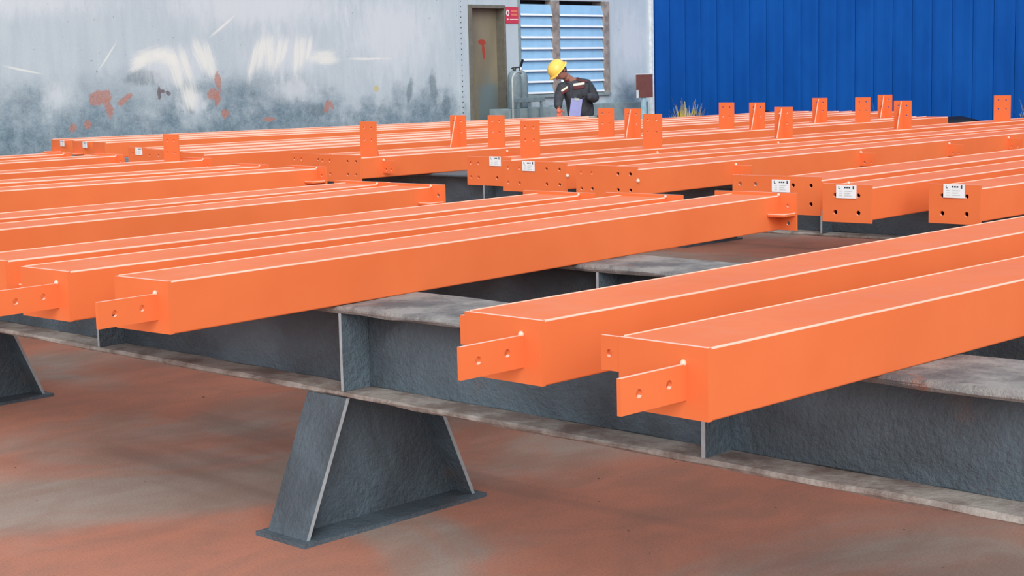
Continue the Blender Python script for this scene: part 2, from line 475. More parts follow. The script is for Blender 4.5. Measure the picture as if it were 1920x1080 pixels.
# blue ribbed wall: backing + single sheets
wb = box('wall_right', XW + 0.03, XW + 0.2, -8, YW + T, 0, WT, ['blue'])
struct(wb, 'blue ribbed sheet metal wall at right', 'wall')
def sheet_mesh(w, h):
    bm = bmesh.new()
    prof = [(0.0, 0.03), (0.0, 0.006), (0.05, 0.0), (w * 0.5, 0.004), (w - 0.05, 0.0), (w - 0.008, 0.004), (w - 0.008, 0.03)]
    a = [bm.verts.new((x, -y, 0)) for y, x in prof]; b = [bm.verts.new((x, -y, h)) for y, x in prof]
    n = len(prof)
    for i in range(n):
        bm.faces.new((a[i], a[(i + 1) % n], b[(i + 1) % n], b[i]))
    bm.faces.new(a); bm.faces.new(b[::-1])
    return from_bm(bm, 'sheet')
sm = sheet_mesh(0.31, WT)
y = YW - 0.06
while y > -4:
    link('wall_sheet', sm, 'blue', wb, (XW, y, 0))
    y -= 0.31

# ------------------------------------------------------------------ support trestles (H-sections on tapered legs)
ZB = 0.43          # underside of the beams
HB = 0.288
FW = 0.368
ZT = 0.718         # top of the supports
STIFF = [0.98 + 1.4 * k for k in range(12)]
WX = 0.125         # web set-back from the front flange edge
def support(xf, y0, y1, label, legs, top='flange'):
    t = thing('support_trestle', label, 'trestle', (xf, y0, 0), 0, 'grey steel support trestles')
    L = y1 - y0
    def bar(name, x0, x1, z0, z1, mat, bev=0.006):
        # long piece with slightly wavy edges
        bm = bmesh.new()
        n = max(8, int(L / 0.12))
        rows = []
        for i in range(n + 1):
            yy = L * i / n
            j = lambda: random.uniform(-0.0025, 0.0025)
            b = bev
            rows.append([bm.verts.new((px + j(), yy, pz + j())) for px, pz in ((x0 + b, z0), (x1 - b, z0), (x1, z0 + b), (x1, z1 - b), (x1 - b, z1), (x0 + b, z1), (x0, z1 - b), (x0, z0 + b))])
        for i in range(n):
            for k in range(8):
                bm.faces.new((rows[i][k], rows[i][(k + 1) % 8], rows[i + 1][(k + 1) % 8], rows[i + 1][k]))
        bm.faces.new(rows[0]); bm.faces.new(rows[-1][::-1])
        return link(name, from_bm(bm, name), mat, t)
    bar('top_flange', 0, FW, ZT - 0.022, ZT, top, 0.008)
    bar('bottom_flange', 0, FW, ZB, ZB + 0.018, 'lower')
    bar('web', WX - 0.009, WX + 0.009, ZB + 0.018, ZT - 0.022, 'web', 0.002)
    for ys in STIFF:
        if not y0 + 0.1 < ys < y1 - 0.1: continue
        for xa, xb in ((0.006, WX - 0.009), (WX + 0.009, FW - 0.006)):
            bm = bmesh.new()
            v, fs = add_box(bm, xa, xb, -0.006, 0.006, ZB + 0.018, ZT - 0.022)
            for f in fs:
                f.normal_update()
                if (xa < 0.1 and f.normal.x < -0.9): f.material_index = 1
            link('stiffener', from_bm(bm, 'stiffener'), ['web', 'steel_edge'], t, (0, ys - y0, 0))
    for yl in legs:
        if not y0 < yl < y1: continue
        sp = 0.18
        bm = bmesh.new()
        pr = [(0.01, ZB), (FW - 0.01, ZB), (FW - 0.01 + sp, 0.014), (0.01 - sp, 0.014)]
        a = [bm.verts.new((x, -0.006, z)) for x, z in pr]; b = [bm.verts.new((x, 0.006, z)) for x, z in pr]
        bm.faces.new(a); bm.faces.new(b[::-1])
        for i in range(4): bm.faces.new((a[i], b[i], b[(i + 1) % 4], a[(i + 1) % 4]))
        leg = link('leg', from_bm(bm, 'leg'), 'web', t, (0, yl - y0, 0))
        for sx in (0, 1):
            bm = bmesh.new()
            if sx == 0: pr = [(0.0, ZB), (0.014, ZB), (0.014 - sp, 0.014), (-sp, 0.014)]
            else: pr = [(FW - 0.014, ZB), (FW, ZB), (FW + sp, 0.014), (FW + sp - 0.014, 0.014)]
            a = [bm.verts.new((x, -0.095, z)) for x, z in pr]; b = [bm.verts.new((x, 0.095, z)) for x, z in pr]
            f = bm.faces.new(a); f.material_index = 1
            bm.faces.new(b[::-1])
            for i in range(4): bm.faces.new((a[i], b[i], b[(i + 1) % 4], a[(i + 1) % 4]))
            link('leg_flange', from_bm(bm, 'leg_flange'), ['web', 'steel_edge'], leg)
        box('base_plate', -sp - 0.03, FW + sp + 0.03, -0.12, 0.12, 0.0, 0.014, ['web'], leg)
    return t
support(3.139, 0.3, 13.0, 'grey steel support trestle nearest the viewer, carrying the front orange girders', (1.05, 3.85, 6.65, 9.45, 12.25))
support(4.36, 0.3, 13.0, 'second grey steel support trestle behind the front one, with pale dusty top', (4.98, 9.45, 12.25))
support(8.0, 0.6, 15.8, 'third grey steel support trestle under the tagged ends of the orange girders', (1.8, 8.0, 12.2, 15.0), 'web')
support(10.4, 1.5, 15.5, 'far grey steel support trestle hidden under the rows of orange girders', (2.4, 8.0, 13.6), 'web')
support(13.6, 4.0, 14.8, 'last grey steel support trestle, nearest the blue wall', (5.2, 10.8, 13.6))

# ------------------------------------------------------------------ orange box girders
H = 0.15
def tube_body(L, w, h, t, r, parent):
    bm = bmesh.new()
    prof = []   # (y,z) outer, going round; corner faces flagged
    cs = [((r, r), math.pi, 1.5 * math.pi, 0), ((w - r, r), 1.5 * math.pi, 2 * math.pi, 0), ((w - r, h - r), 0, 0.5 * math.pi, 1), ((r, h - r), 0.5 * math.pi, math.pi, 1)]
    flags = []
    for (cy, cz), a0, a1, top in cs:
        for k in range(4):
            a = a0 + (a1 - a0) * k / 3
            prof.append((cy + r * math.cos(a), cz + r * math.sin(a))); flags.append(1 if (top and k < 3) else 0)
    # pale raised ridge added along the far top edge to carry its highlight
    rid = r * 0.55
    prof[11] = (w - r, h + rid); prof[10] = (prof[10][0], prof[10][1] + rid * 0.6); flags[11] = 1
    prof.insert(12, (w - r - 0.002, h)); flags.insert(12, 0)
    n = len(prof)
    A = [bm.verts.new((0, y, z)) for y, z in prof]; B = [bm.verts.new((L, y, z)) for y, z in prof]
    for i in range(n):
        f = bm.faces.new((A[i], A[(i + 1) % n], B[(i + 1) % n], B[i])); f.material_index = flags[i]
    inner = [(t, t), (w - t, t), (w - t, h - t), (t, h - t)]
    a = [bm.verts.new((0, y, z)) for y, z in inner]; b = [bm.verts.new((L, y, z)) for y, z in inner]
    for i in range(4):
        bm.faces.new((a[(i + 1) % 4], a[i], b[i], b[(i + 1) % 4]))
    me = bpy.data.meshes.new('body'); bm.to_mesh(me); bm.free()
    return link('body', me, ['orange', 'edge_highlight'], parent)

def weld(parent, loc, r=0.008):
    me = lathe_mesh([(0.003, -r), (r * 0.8, -r * 0.5), (r, 0), (r * 0.8, r * 0.5), (0.003, r)], 8, 'weld_bead')
    return link('weld_bead', me, 'weld', parent, loc)

def tag_mesh(w, h):
    """printed paper tag standing in the YZ plane, facing -x"""
    bm = bmesh.new()
    add_box(bm, -0.002, 0, -w / 2, w / 2, 0, h, 0)
    def mark(a0, a1, b0, b1, mi):
        # a runs left to right as seen from the front (from +y to -y)
        ya, yb = w / 2 - a0 * w, w / 2 - a1 * w
        f = bm.faces.new([bm.verts.new(p) for p in ((-0.0026, ya, b0 * h), (-0.0026, yb, b0 * h), (-0.0026, yb, b1 * h), (-0.0026, ya, b1 * h))])
        f.material_index = mi
    mark(0.12, 0.15, 0.7, 0.9, 1); mark(0.12, 0.22, 0.68, 0.73, 1)
    for k in range(3): mark(0.4 + k * 0.11, 0.48 + k * 0.11, 0.74, 0.86, 1)
    mark(0.82, 0.89, 0.68, 0.92, 1)
    for k in range(3): mark(0.14, 0.3, 0.5 - k * 0.17, 0.56 - k * 0.17, 2); mark(0.42, 0.8 - 0.1 * (k % 2), 0.5 - k * 0.17, 0.56 - k * 0.17, 2)
    me = bpy.data.meshes.new('tag'); bm.to_mesh(me); bm.free()
    return me
TAG = tag_mesh(0.105, 0.062)

PT = 0.012
def end_plate(parent, x, side, y0, y1, z0, z1, holes=()):
    """plate closing one end; side -1 = left end, +1 = right end"""
    pts = [(y0, z0), (y1, z0), (y1, z1), (y0, z1)]
    return extrude_poly('end_plate', pts, list(holes), PT, ['orange', 'edge_highlight'], parent, 'x', (x if side > 0 else x - PT, 0, 0), top_edge=1)

def lug(parent, x, y, length=0.2, z0=0.038, z1=0.112, holes=True):
    hs = [(-length * 0.73, (z0 + z1) / 2, 0.0095), (-length * 0.27, (z0 + z1) / 2 + 0.003, 0.0095)] if holes else []
    o = extrude_poly('lug', [(-length, z0), (0, z0), (0, z1), (-length, z1)], hs, 0.01, ['orange', 'edge_highlight'], parent, 'y', (x, y, 0), top_edge=1)
    weld(o, (-0.003, 0.005, z1 + 0.002), 0.0075)
    return o

def shelf(parent, x0, x1, y0, y1, z, t=0.014):
    return box('shelf_plate', x0, x1, y0, y1, z, z + t, ['orange', 'edge_highlight'], parent, bevel=0.003, edge_mi=1)

def side_lug(parent, x, w=0.12, z0=0.03, z1=0.118):
    o = extrude_poly('side_lug', [(-w, z0), (0, z0), (0, z1), (-w, z1)], [(-w * 0.72, 0.055, 0.009), (-w * 0.3, 0.055, 0.009)], 0.01, ['orange', 'edge_highlight'], parent, 'x', (x, 0, 0), top_edge=1)
    weld(o, (0.005, -0.004, z1 + 0.004), 0.010)
    return o

def upright(parent, x, w, rib_front, hgt=0.245, pw=0.17, z=None):
    y0 = 0.02
    x = x + 0.1
    zz = H if z is None else z
    o = extrude_poly('upright_plate', [(0, 0), (pw, 0), (pw, hgt), (0, hgt)],
                     [(pw * 0.27, hgt - 0.045, 0.009), (pw * 0.73, hgt - 0.045, 0.009), (pw * 0.27, hgt - 0.13, 0.009), (pw * 0.73, hgt - 0.13, 0.009)],
                     0.012, ['orange', 'edge_highlight'], parent, 'x', (x, y0, zz), top_edge=1)
    s = -1 if rib_front else 1
    xo = 0.0 if rib_front else 0.012
    pts = [(xo, 0), (xo + s * 0.085, 0), (xo + s * 0.02, hgt * 0.97), (xo, hgt * 0.97)]
    bm = bmesh.new()
    a = [bm.verts.new((px, pw * 0.5 - 0.005, pz)) for px, pz in pts]; b = [bm.verts.new((px, pw * 0.5 + 0.005, pz)) for px, pz in pts]
    bm.faces.new(a); bm.faces.new(b[::-1])
    for i in range(4):
        f = bm.faces.new((a[i], b[i], b[(i + 1) % 4], a[(i + 1) % 4])); f.material_index = 1 if i == 1 else 0
    link('rib', from_bm(bm, 'rib'), ['orange', 'edge_highlight'], o)
    return o

def tag_on(parent, x, y, z):
    o = link('paper_tag', TAG, ['paper', 'ink', 'ink_pale'], parent, (x - PT - 0.003, y, z))
    o['label'] = 'white printed paper tag'
    return o

GROUP = 'orange box girders laid on the trestles'
def beam(label, p0, ang, L, w=0.24, r=0.006, left='flush', right='flush', plate=None):
    t = thing('box_girder', label, 'girder', (p0[0], p0[1], ZT), math.radians(ang), GROUP)
    tube_body(L, w, H, 0.008, r, t)
    for side, kind in ((-1, left), (1, right)):
        x = 0 if side < 0 else L
        if kind == 'flush':
            end_plate(t, x - (0 if side < 0 else 0), side, 0.0, w, 0.0, H)
        elif kind == 'wide':            # plate standing out on both sides with a shelf
            hs = [(-0.045, 0.108, 0.009), (-0.045, 0.03, 0.009), (w + 0.045, 0.108, 0.009), (w + 0.045, 0.03, 0.009)]
            end_plate(t, x, side, -0.085, w + 0.085, 0.0, H + 0.012, hs)
            shelf(t, x - 0.1 if side > 0 else x, x if side > 0 else x + 0.1, -0.083, -0.001, 0.064)
            weld(t, (x - 0.004 * side, 0.0, H + 0.003), 0.007)
        elif kind == 'four':            # flush plate, four bolt holes
            hs = [(w * 0.26, 0.112, 0.010), (w * 0.74, 0.112, 0.010), (w * 0.26, 0.032, 0.011), (w * 0.74, 0.032, 0.011)]
            end_plate(t, x, side, -0.002, w + 0.002, -0.014, H + 0.014, hs)
        elif kind == 'eight':           # wide plate reaching out on the far side, eight bolt holes
            pw = plate
            hs = [(pw * f, zz, 0.0105) for f in (0.1, 0.3, 0.73, 0.91) for zz in (0.122, 0.03)]
            end_plate(t, x, side, -0.002, pw, -0.024, H + 0.016, hs)
    return t

# front pair
b = beam('front-most orange box girder, lowest and nearest at the right edge, with a side ear', (2.52, 1.885), -1.2, 4.0, 0.235, 0.004)
lug(b, -PT, 0.055)
extrude_poly('ear_plate', [(0.235, 0.075), (0.285, 0.075), (0.285, 0.149), (0.235, 0.149)], [(0.262, 0.112, 0.0085)], 0.01, ['orange', 'edge_highlight'], b, 'x', (-PT + 0.001, 0, 0), top_edge=1)
b = beam('second orange box girder from the front, ending in a lug over the dark support web', (2.59, 2.40), -0.2, 4.1, 0.245, 0.004)
lug(b, -PT, 0.055)
extrude_poly('ear_plate', [(0.244, 0.07), (0.262, 0.07), (0.262, 0.14), (0.244, 0.14)], [], 0.01, ['orange', 'edge_highlight'], b, 'x', (-PT + 0.001, 0, 0), top_edge=1)
# left bank
b = beam('long orange box girder with lug at left, front of the left bank', (2.51, 3.74), 4.0, 3.30, 0.245, 0.0045, right='wide')
lug(b, -PT, 0.05)
b = beam('orange box girder directly behind the front girder of the left bank', (2.47, 4.20), 2.9, 3.03, 0.25, 0.0045, right='wide')
lug(b, -PT, 0.05)
b = beam('third orange box girder of the left bank, small shelf plate at left edge', (2.51, 4.64), 2.8, 2.90, 0.25, 0.005, right='wide')
shelf(b, 0.03, 0.13, -0.083, -0.001, 0.055, 0.018)
extrude_poly('ear_plate', [(0.249, 0.04), (0.32, 0.04), (0.32, 0.149), (0.249, 0.149)], [(0.29, 0.1, 0.009)], 0.01, ['orange', 'edge_highlight'], b, 'x', (-PT + 0.001, 0, 0), top_edge=1)
beam('orange box girder of the left bank with the holed end plate before the dark gap', (2.40, 5.66), 3.5, 3.10, 0.24, 0.005, right='wide')
beam('orange box girder just behind the one with the holed plate at the dark gap', (2.50, 6.14), 2.3, 3.00, 0.25, 0.005, right='wide')
beam('orange box girder mid left bank with a shelf plate at its right end', (2.70, 7.92), -2.6, 3.62, 0.25, 0.006, right='wide')
beam('orange box girder behind the mid left one, its end plate half hidden', (2.75, 8.62), -4.5, 3.58, 0.25, 0.006, right='wide')
b = beam('orange box girder at the left with an upright holed plate on its right end', (3.6, 9.36), 2.5, 3.1, 0.25, 0.006, right='wide')
upright(b, 2.80, 0.25, False, 0.19)
beam('far left orange box girder running out of the picture below the wall', (3.8, 10.62), 3.0, 3.0, 0.25, 0.007, right='wide')
beam('rear-most orange box girder at the far left, ending short with one bolt hole', (3.9, 11.42), 2.5, 2.9, 0.25, 0.007, right='wide')
beam('orange box girder whose end just shows at the far left edge before the wall', (3.0, 12.6), 2.5, 3.0, 0.25, 0.007)
# right bank, tagged ends
b = beam('orange box girder with the rightmost white tag and four bolt holes', (6.54, 3.40), 0.2, 5.0, 0.25, 0.005, left='four')
tag_on(b, 0, 0.125, 0.104)
b = beam('orange box girder with white tag and four holes, between two other tagged ends', (6.37, 3.85), 2.2, 5.4, 0.25, 0.005, left='four')
tag_on(b, 0, 0.125, 0.098)
weld(b, (-0.006, 0.12, 0.168), 0.008)
b = beam('orange box girder with a wide eight hole end plate beside the support stiffener', (6.69, 4.33), 2.4, 5.6, 0.30, 0.006, left='eight', plate=0.51)
tag_on(b, 0, 0.22, 0.086)
b = beam('long orange box girder with a row of side lugs and an eight hole end plate', (7.03, 5.77), 1.2, 7.6, 0.30, 0.006, left='eight', plate=0.45)
for x in (0.96, 2.44, 3.7, 4.67, 6.0): side_lug(b, x)
weld(b, (-0.006, -0.006, 0.085), 0.012)
b = beam('orange box girder with a centred white tag on its eight hole plate, mid picture', (7.20, 6.46), -0.6, 7.6, 0.29, 0.006, left='eight', plate=0.54)
tag_on(b, 0, 0.31, 0.106)
weld(b, (-0.006, -0.006, 0.085), 0.012)
b = beam('orange box girder with upright plates, its tagged end overhanging the dark gap', (7.50, 7.22), -0.4, 9.2, 0.28, 0.007, left='eight', plate=0.40)
tag_on(b, 0, 0.13, 0.108)
for i, x in enumerate((7.69, 8.98, 10.63, 12.45, 14.28)): upright(b, x - 7.50, 0.28, i in (2, 3))
for x in (1.5, 3.0): side_lug(b, x)
b = beam('orange box girder with upright plates, first above the long dark gap', (7.32, 8.50), 0.0, 8.25, 0.26, 0.007, left='eight', plate=0.45)
for i, x in enumerate((7.38, 8.68, 10.32, 12.12, 13.94)): upright(b, x - 7.32, 0.26, i in (2, 3))
for x in (0.2, 1.46): side_lug(b, x)
b = beam('orange box girder with upright plates, behind the one over the dark gap', (7.40, 8.92), 0.0, 8.25, 0.26, 0.007, left='eight', plate=0.45)
for i, x in enumerate((8.68, 10.47, 12.22, 13.81, 15.07)): upright(b, x - 7.40, 0.26, i in (0, 3, 4))
# rear rows
lab = ['near girder of the rear orange row, in front of the blue wall weeds', 'second girder of the rear orange row, tag at its left end',
       'third girder of the rear orange row, ending before the blue wall', 'furthest girder of the rear orange row, ending before the blue wall']
for i, (x, yv, L) in enumerate(((7.16, 10.14, 10.3), (7.3, 10.62, 10.2), (7.45, 11.10, 10.1), (7.6, 11.58, 10.0))):
    b = beam(lab[i], (x, yv), 0.0, L, 0.27, 0.008, left='four')
    if i in (1, 3): tag_on(b, 0, 0.1, 0.1)
lab = ['orange box girder of the back-most trio nearest the viewer, with a tag at left', 'middle orange box girder of the back-most trio below the stained wall',
       'furthest orange box girder, lying along the stained wall up to the worker']
for i, (x, yv, L) in enumerate(((8.34, 13.40, 6.2), (8.45, 13.96, 6.7), (8.60, 14.62, 7.0))):
    b = beam(lab[i], (x, yv), -9.0, L, 0.28, 0.008)
    sh = shelf(b, -0.11, -PT, 0.02, 0.26, 0.02)
    if i > 0: tag_on(b, 0, -0.02 if i == 2 else -0.04, 0.085)

# ------------------------------------------------------------------ extinguishers by the wall
st = thing('steel_cabinet', 'low grey steel cabinet under the extinguishers beside the door', 'cabinet', (16.4, 15.78, 0))
box('body', 0.0, 1.02, 0, 0.42, 0.05, 0.94, ['stand'], st, bevel=0.012)
box('plinth', 0.03, 0.99, 0.02, 0.4, 0.0, 0.05, ['dark'], st)
gr = thing('guard_rail', 'grey steel rail and bent pipe in front of the extinguishers', 'rail', (16.4, 15.74, 0))
box('rail', -0.01, 0.66, -0.03, 0.0, 1.03, 1.09, ['rail'], gr, bevel=0.006)
for x in (0.1, 0.34, 0.58): box('rail_post', x, x + 0.03, -0.025, 0.0, 0.0, 1.04, ['rail'], gr)
pts = [(-0.015, -0.03, 0.0), (-0.015, -0.03, 1.3)] + [(-0.015 + 0.16 * (1 - math.cos(a)), -0.03 + 0.03 * math.sin(a), 1.3 + 0.16 * math.sin(a)) for a in [k * math.pi / 2 / 6 for k in range(1, 7)]] + [(0.22, 0.02, 1.44)]
link('hose_pipe', tube_mesh(pts, 0.014, 8), 'pale_pipe', gr)
def extinguisher(label, x, yv):
    t = thing('fire_extinguisher', label, 'extinguisher', (x, yv, 0.94), 0, 'extinguishers by the door')
    link('tank', lathe_mesh([(0.09, 0), (0.1, 0.015), (0.1, 0.43), (0.095, 0.47), (0.08, 0.505), (0.05, 0.53), (0.028, 0.54)], 24), 'ext_grey', t)
    link('neck', lathe_mesh([(0.022, 0.53), (0.026, 0.55), (0.026, 0.575), (0.018, 0.585)], 12), 'ext_dark', t)
    return t
e = extinguisher('grey dusty fire extinguisher nearest the door, behind the rail', 16.66, 15.93)
box('lever', -0.03, 0.1, -0.012, 0.012, 0.575, 0.59, ['ext_dark'], e, bevel=0.003)
e = extinguisher('grey dusty fire extinguisher with black raised handle, beside the louvre', 16.9, 16.03)
box('lever', -0.12, 0.04, -0.013, 0.013, 0.58, 0.6, ['ext_dark'], e, (0, 0, 0), (0, -0.12, 0), bevel=0.003)
box('handle', -0.015, 0.015, -0.012, 0.012, 0.0, 0.11, ['black'], e, (0.0, 0, 0.6), (0, 0.45, 0), bevel=0.004)
link('gauge', lathe_mesh([(0.022, 0), (0.024, 0.006), (0.02, 0.014)], 12), 'white', e, (-0.03, -0.03, 0.562), (math.pi / 2, 0, 0))

# red sign on the pier
sg = thing('safety_sign', 'small red wall sign with a white extinguisher symbol above the extinguishers', 'sign', (16.97, YW - 0.012, 2.17))
box('sign_plate', 0.0, 0.29, 0, 0.01, 0.0, 0.24, ['sign_red'], sg, bevel=0.003)
def ring(parent, cx, cz, rx, rz, w, mat):
    bm = bmesh.new(); n = 20
    o_ = [bm.verts.new((cx + rx * math.cos(k * math.tau / n), 0, cz + rz * math.sin(k * math.tau / n))) for k in range(n)]
    i_ = [bm.verts.new((cx + (rx - w) * math.cos(k * math.tau / n), 0, cz + (rz - w) * math.sin(k * math.tau / n))) for k in range(n)]
    for k in range(n): bm.faces.new((o_[k], o_[(k + 1) % n], i_[(k + 1) % n], i_[k]))
    return link('symbol', from_bm(bm, 'symbol'), mat, parent, (0, -0.002, 0))
ring(sg, 0.055, 0.15, 0.034, 0.045, 0.018, 'white')
box('print_dot', 0.045, 0.068, -0.002, 0, 0.045, 0.068, ['white'], sg)
box('print_line', 0.1, 0.27, -0.002, 0, 0.05, 0.062, ['white'], sg)
for k in range(2): box('print_line', 0.13, 0.26, -0.002, 0, 0.11 + 0.05 * k, 0.14 + 0.05 * k, ['sign_orange'], sg)

# brown board on post
nb = thing('notice_board', 'brown square board on a pale blue post near the corner', 'board', (19.57, 15.9, 0))
box('board', -0.2, 0.19, -0.012, 0.012, 1.02, 1.38, ['brown'], nb, bevel=0.004)
box('post', -0.035, 0.035, 0.0, 0.05, 0.0, 1.03, ['pale_blue'], nb, bevel=0.006)
box('post_foot', -0.1, 0.1, -0.08, 0.12, 0.0, 0.02, ['pale_blue'], nb, bevel=0.004)
box('frame_edge', -0.21, 0.2, -0.014, 0.014, 1.38, 1.395, ['trim'], nb)
box('side_tab', -0.22, -0.17, -0.02, -0.012, 1.02, 1.14, ['trim'], nb)

# ------------------------------------------------------------------ weeds, and dark mounds standing in for gaps, at the blue wall
def tuft(label, x, yv, h, n, spread, mat='grass'):
    bm = bmesh.new()
    for k in range(n):
        a = random.uniform(0, math.tau); r = spread * math.sqrt(random.random())
        bx, by = r * math.cos(a), r * math.sin(a)
        hh = h * random.uniform(0.55, 1.0) * (1 - 0.5 * r / max(spread, 1e-3)); lean = random.uniform(0.05, 0.3) * hh
        la = a + random.uniform(-0.6, 0.6); w = random.uniform(0.012, 0.022)
        d = Vector((math.cos(la), math.sin(la), 0)); s = Vector((-d.y, d.x, 0)) * w
        pv = None
        for i in range(4):
            f = i / 3
            p = Vector((bx, by, 0)) + d * lean * f * f + Vector((0, 0, hh * f))
            c = [bm.verts.new(p - s * (1 - f * 0.9)), bm.verts.new(p + s * (1 - f * 0.9))]
            if pv: bm.faces.new((pv[0], pv[1], c[1], c[0]))
            pv = c
    o = link('grass_tuft', from_bm(bm, 'grass_tuft'), mat, None, (x, yv, 0))
    return tag(o, label, 'plant', 'dry weeds along the blue wall')
tuft('tall dry yellow weed tuft at the blue wall near the corner', 19.7, 15.18, 1.12, 800, 0.27)
tuft('green weed tuft beside the tall yellow one near the corner', 19.7, 14.45, 0.95, 200, 0.16, 'grass_green')
tuft('pale weed tuft at the blue wall between the upright plates', 19.7, 11.8, 1.0, 300, 0.22, 'grass_green')
tuft('dry weed tuft at the blue wall by the right picture edge', 19.7, 9.45, 1.05, 400, 0.3)
def stand_in_mound(label, x, yv, lx, ly, h):  # black mounds added where dark gaps show below the blue sheets
    bm = bmesh.new()
    bmesh.ops.create_icosphere(bm, subdivisions=3, radius=1)
    for v in bm.verts:
        q = 1 + 0.14 * math.sin(v.co.x * 5 + v.co.y * 7) + 0.1 * math.sin(v.co.z * 9 + v.co.y * 4)
        v.co = Vector((v.co.x * lx * q, v.co.y * ly * q, max(0.0, min(1, abs(v.co.z) ** 0.5) * (h + 0.02 * (q - 1) * 5) if v.co.z > 0 else 0.0)))
    o = link('dark_gap_mound', from_bm(bm, 'dark_gap_mound', True), 'dark_gap', None, (x, yv, 0))
    return tag(o, label, 'stand_in_mound', 'dark mounds standing in for gaps along the blue wall')
stand_in_mound('small black mound standing in for a dark gap at the blue wall behind the upright plates', 19.8, 13.8, 0.3, 0.26, 0.8)
stand_in_mound('wide black mound standing in for a dark gap at the blue wall, far right', 19.8, 10.65, 0.3, 0.62, 0.72)

# ------------------------------------------------------------------ the worker
def skin(name, verts, edges, radii, mat, parent, sub=2, root=0):
    me = bpy.data.meshes.new(name)
    me.from_pydata(verts, edges, [])
    o = link(name, me, mat, parent)
    md = o.modifiers.new('skin', 'SKIN')
    md.use_smooth_shade = True
    for i, r in enumerate(radii):
        sv = me.skin_vertices[0].data[i]
        sv.radius = r if isinstance(r, tuple) else (r, r)
        sv.use_root = (i == root)
    sb = o.modifiers.new('sub', 'SUBSURF'); sb.levels = sub; sb.render_levels = sub
    return o

MAN = thing('person', 'worker in yellow hard hat and charcoal jacket bending over the far orange girders', 'person', (16.22, 14.32, 0), math.atan2(-0.7215, 0.692))
AX = Vector((-0.66, -0.22, 0.70)).normalized()     # crown direction of the bowed head
FD = Vector((-0.52, -0.60, -0.62)); FD = (FD - AX * FD.dot(AX)).normalized()
SD = AX.cross(FD).normalized()
HC = Vector((-0.255, -0.13, 1.445))
bv = [(0.05, 0.0, 0.88), (0.03, 0.0, 1.02), (-0.03, -0.04, 1.2), (-0.11, -0.08, 1.32), (-0.175, -0.11, 1.38)]
br = [0.12, 0.115, 0.12, 0.06, 0.06]
be = [(0, 1), (1, 2), (2, 3), (3, 4)]
bv += [tuple(HC), tuple(HC + AX * 0.07), tuple(HC + FD * 0.055 - AX * 0.075), tuple(HC + FD * 0.102 - AX * 0.015), tuple(HC + FD * 0.118 - AX * 0.035)]
br += [0.092, 0.085, 0.05, 0.022, 0.013]
be += [(4, 5), (5, 6), (5, 7), (5, 8), (8, 9)]
def limb(p, start, chain):
    prev = start
    for v, r in chain:
        bv.append(v); br.append(r); be.append((prev, len(bv) - 1)); prev = len(bv) - 1
limb(bv, 2, [((0.12, -0.02, 1.25), 0.06), ((0.215, -0.07, 1.06), 0.03), ((0.12, -0.24, 1.10), 0.022)])
limb(bv, 2, [((-0.22, -0.08, 1.23), 0.06), ((-0.275, -0.15, 1.07), 0.045), ((-0.28, -0.25, 0.955), 0.034)])
limb(bv, 0, [((0.14, 0.01, 0.8), 0.085), ((0.16, -0.02, 0.46), 0.058), ((0.17, 0.04, 0.1), 0.04), ((0.15, -0.12, 0.045), 0.035)])
limb(bv, 0, [((-0.04, 0.01, 0.8), 0.085), ((-0.07, -0.03, 0.46), 0.058), ((-0.08, 0.04, 0.1), 0.04), ((-0.11, -0.12, 0.045), 0.035)])
body = skin('body', bv, be, br, 'skin', MAN)
jv = [(0.04, 0.03, 0.74), (0.02, 0.03, 0.97), (-0.01, 0.02, 1.1), (-0.05, -0.01, 1.21), (-0.105, -0.06, 1.315),
      (0.125, -0.02, 1.26), (0.185, -0.04, 1.16), (0.225, -0.07, 1.06), (0.18, -0.18, 1.09), (0.11, -0.265, 1.115),
      (-0.225, -0.08, 1.235), (-0.26, -0.11, 1.15), (-0.28, -0.15, 1.07), (-0.285, -0.2, 1.01), (-0.283, -0.245, 0.96)]
jr = [0.205, 0.2, 0.19, 0.165, 0.085, 0.085, 0.075, 0.066, 0.06, 0.052, 0.085, 0.075, 0.066, 0.06, 0.05]
je = [(0, 1), (1, 2), (2, 3), (3, 4), (3, 5), (5, 6), (6, 7), (7, 8), (8, 9), (3, 10), (10, 11), (11, 12), (12, 13), (13, 14)]
jacket = skin('jacket', jv, je, jr, 'jacket', MAN)
tv = [(0.05, 0.0, 0.88), (0.14, 0.01, 0.76), (0.16, -0.02, 0.46), (0.17, 0.04, 0.1), (-0.04, 0.01, 0.76), (-0.07, -0.03, 0.46), (-0.08, 0.04, 0.1)]
skin('trousers', tv, [(0, 1), (1, 2), (2, 3), (0, 4), (4, 5), (5, 6)], [0.16, 0.12, 0.085, 0.07, 0.12, 0.085, 0.07], 'trouser', MAN)
for x, y in ((0.17, 0.04), (-0.08, 0.04)):
    skin('boot', [(x, y + 0.02, 0.12), (x, y + 0.01, 0.055), (x - 0.02, y - 0.12, 0.045), (x - 0.03, y - 0.2, 0.04)], [(0, 1), (1, 2), (2, 3)], [0.06, 0.053, 0.045, 0.036], 'boot', MAN)
# collar
link('collar', tube_mesh([(-0.09 + 0.085 * math.cos(a), -0.075 + 0.075 * math.sin(a), 1.335 + 0.012 * math.cos(a)) for a in [0.15 * math.pi + k * 1.5 * math.pi / 12 - 0.9 for k in range(13)]], 0.022, 8), 'maroon', MAN)
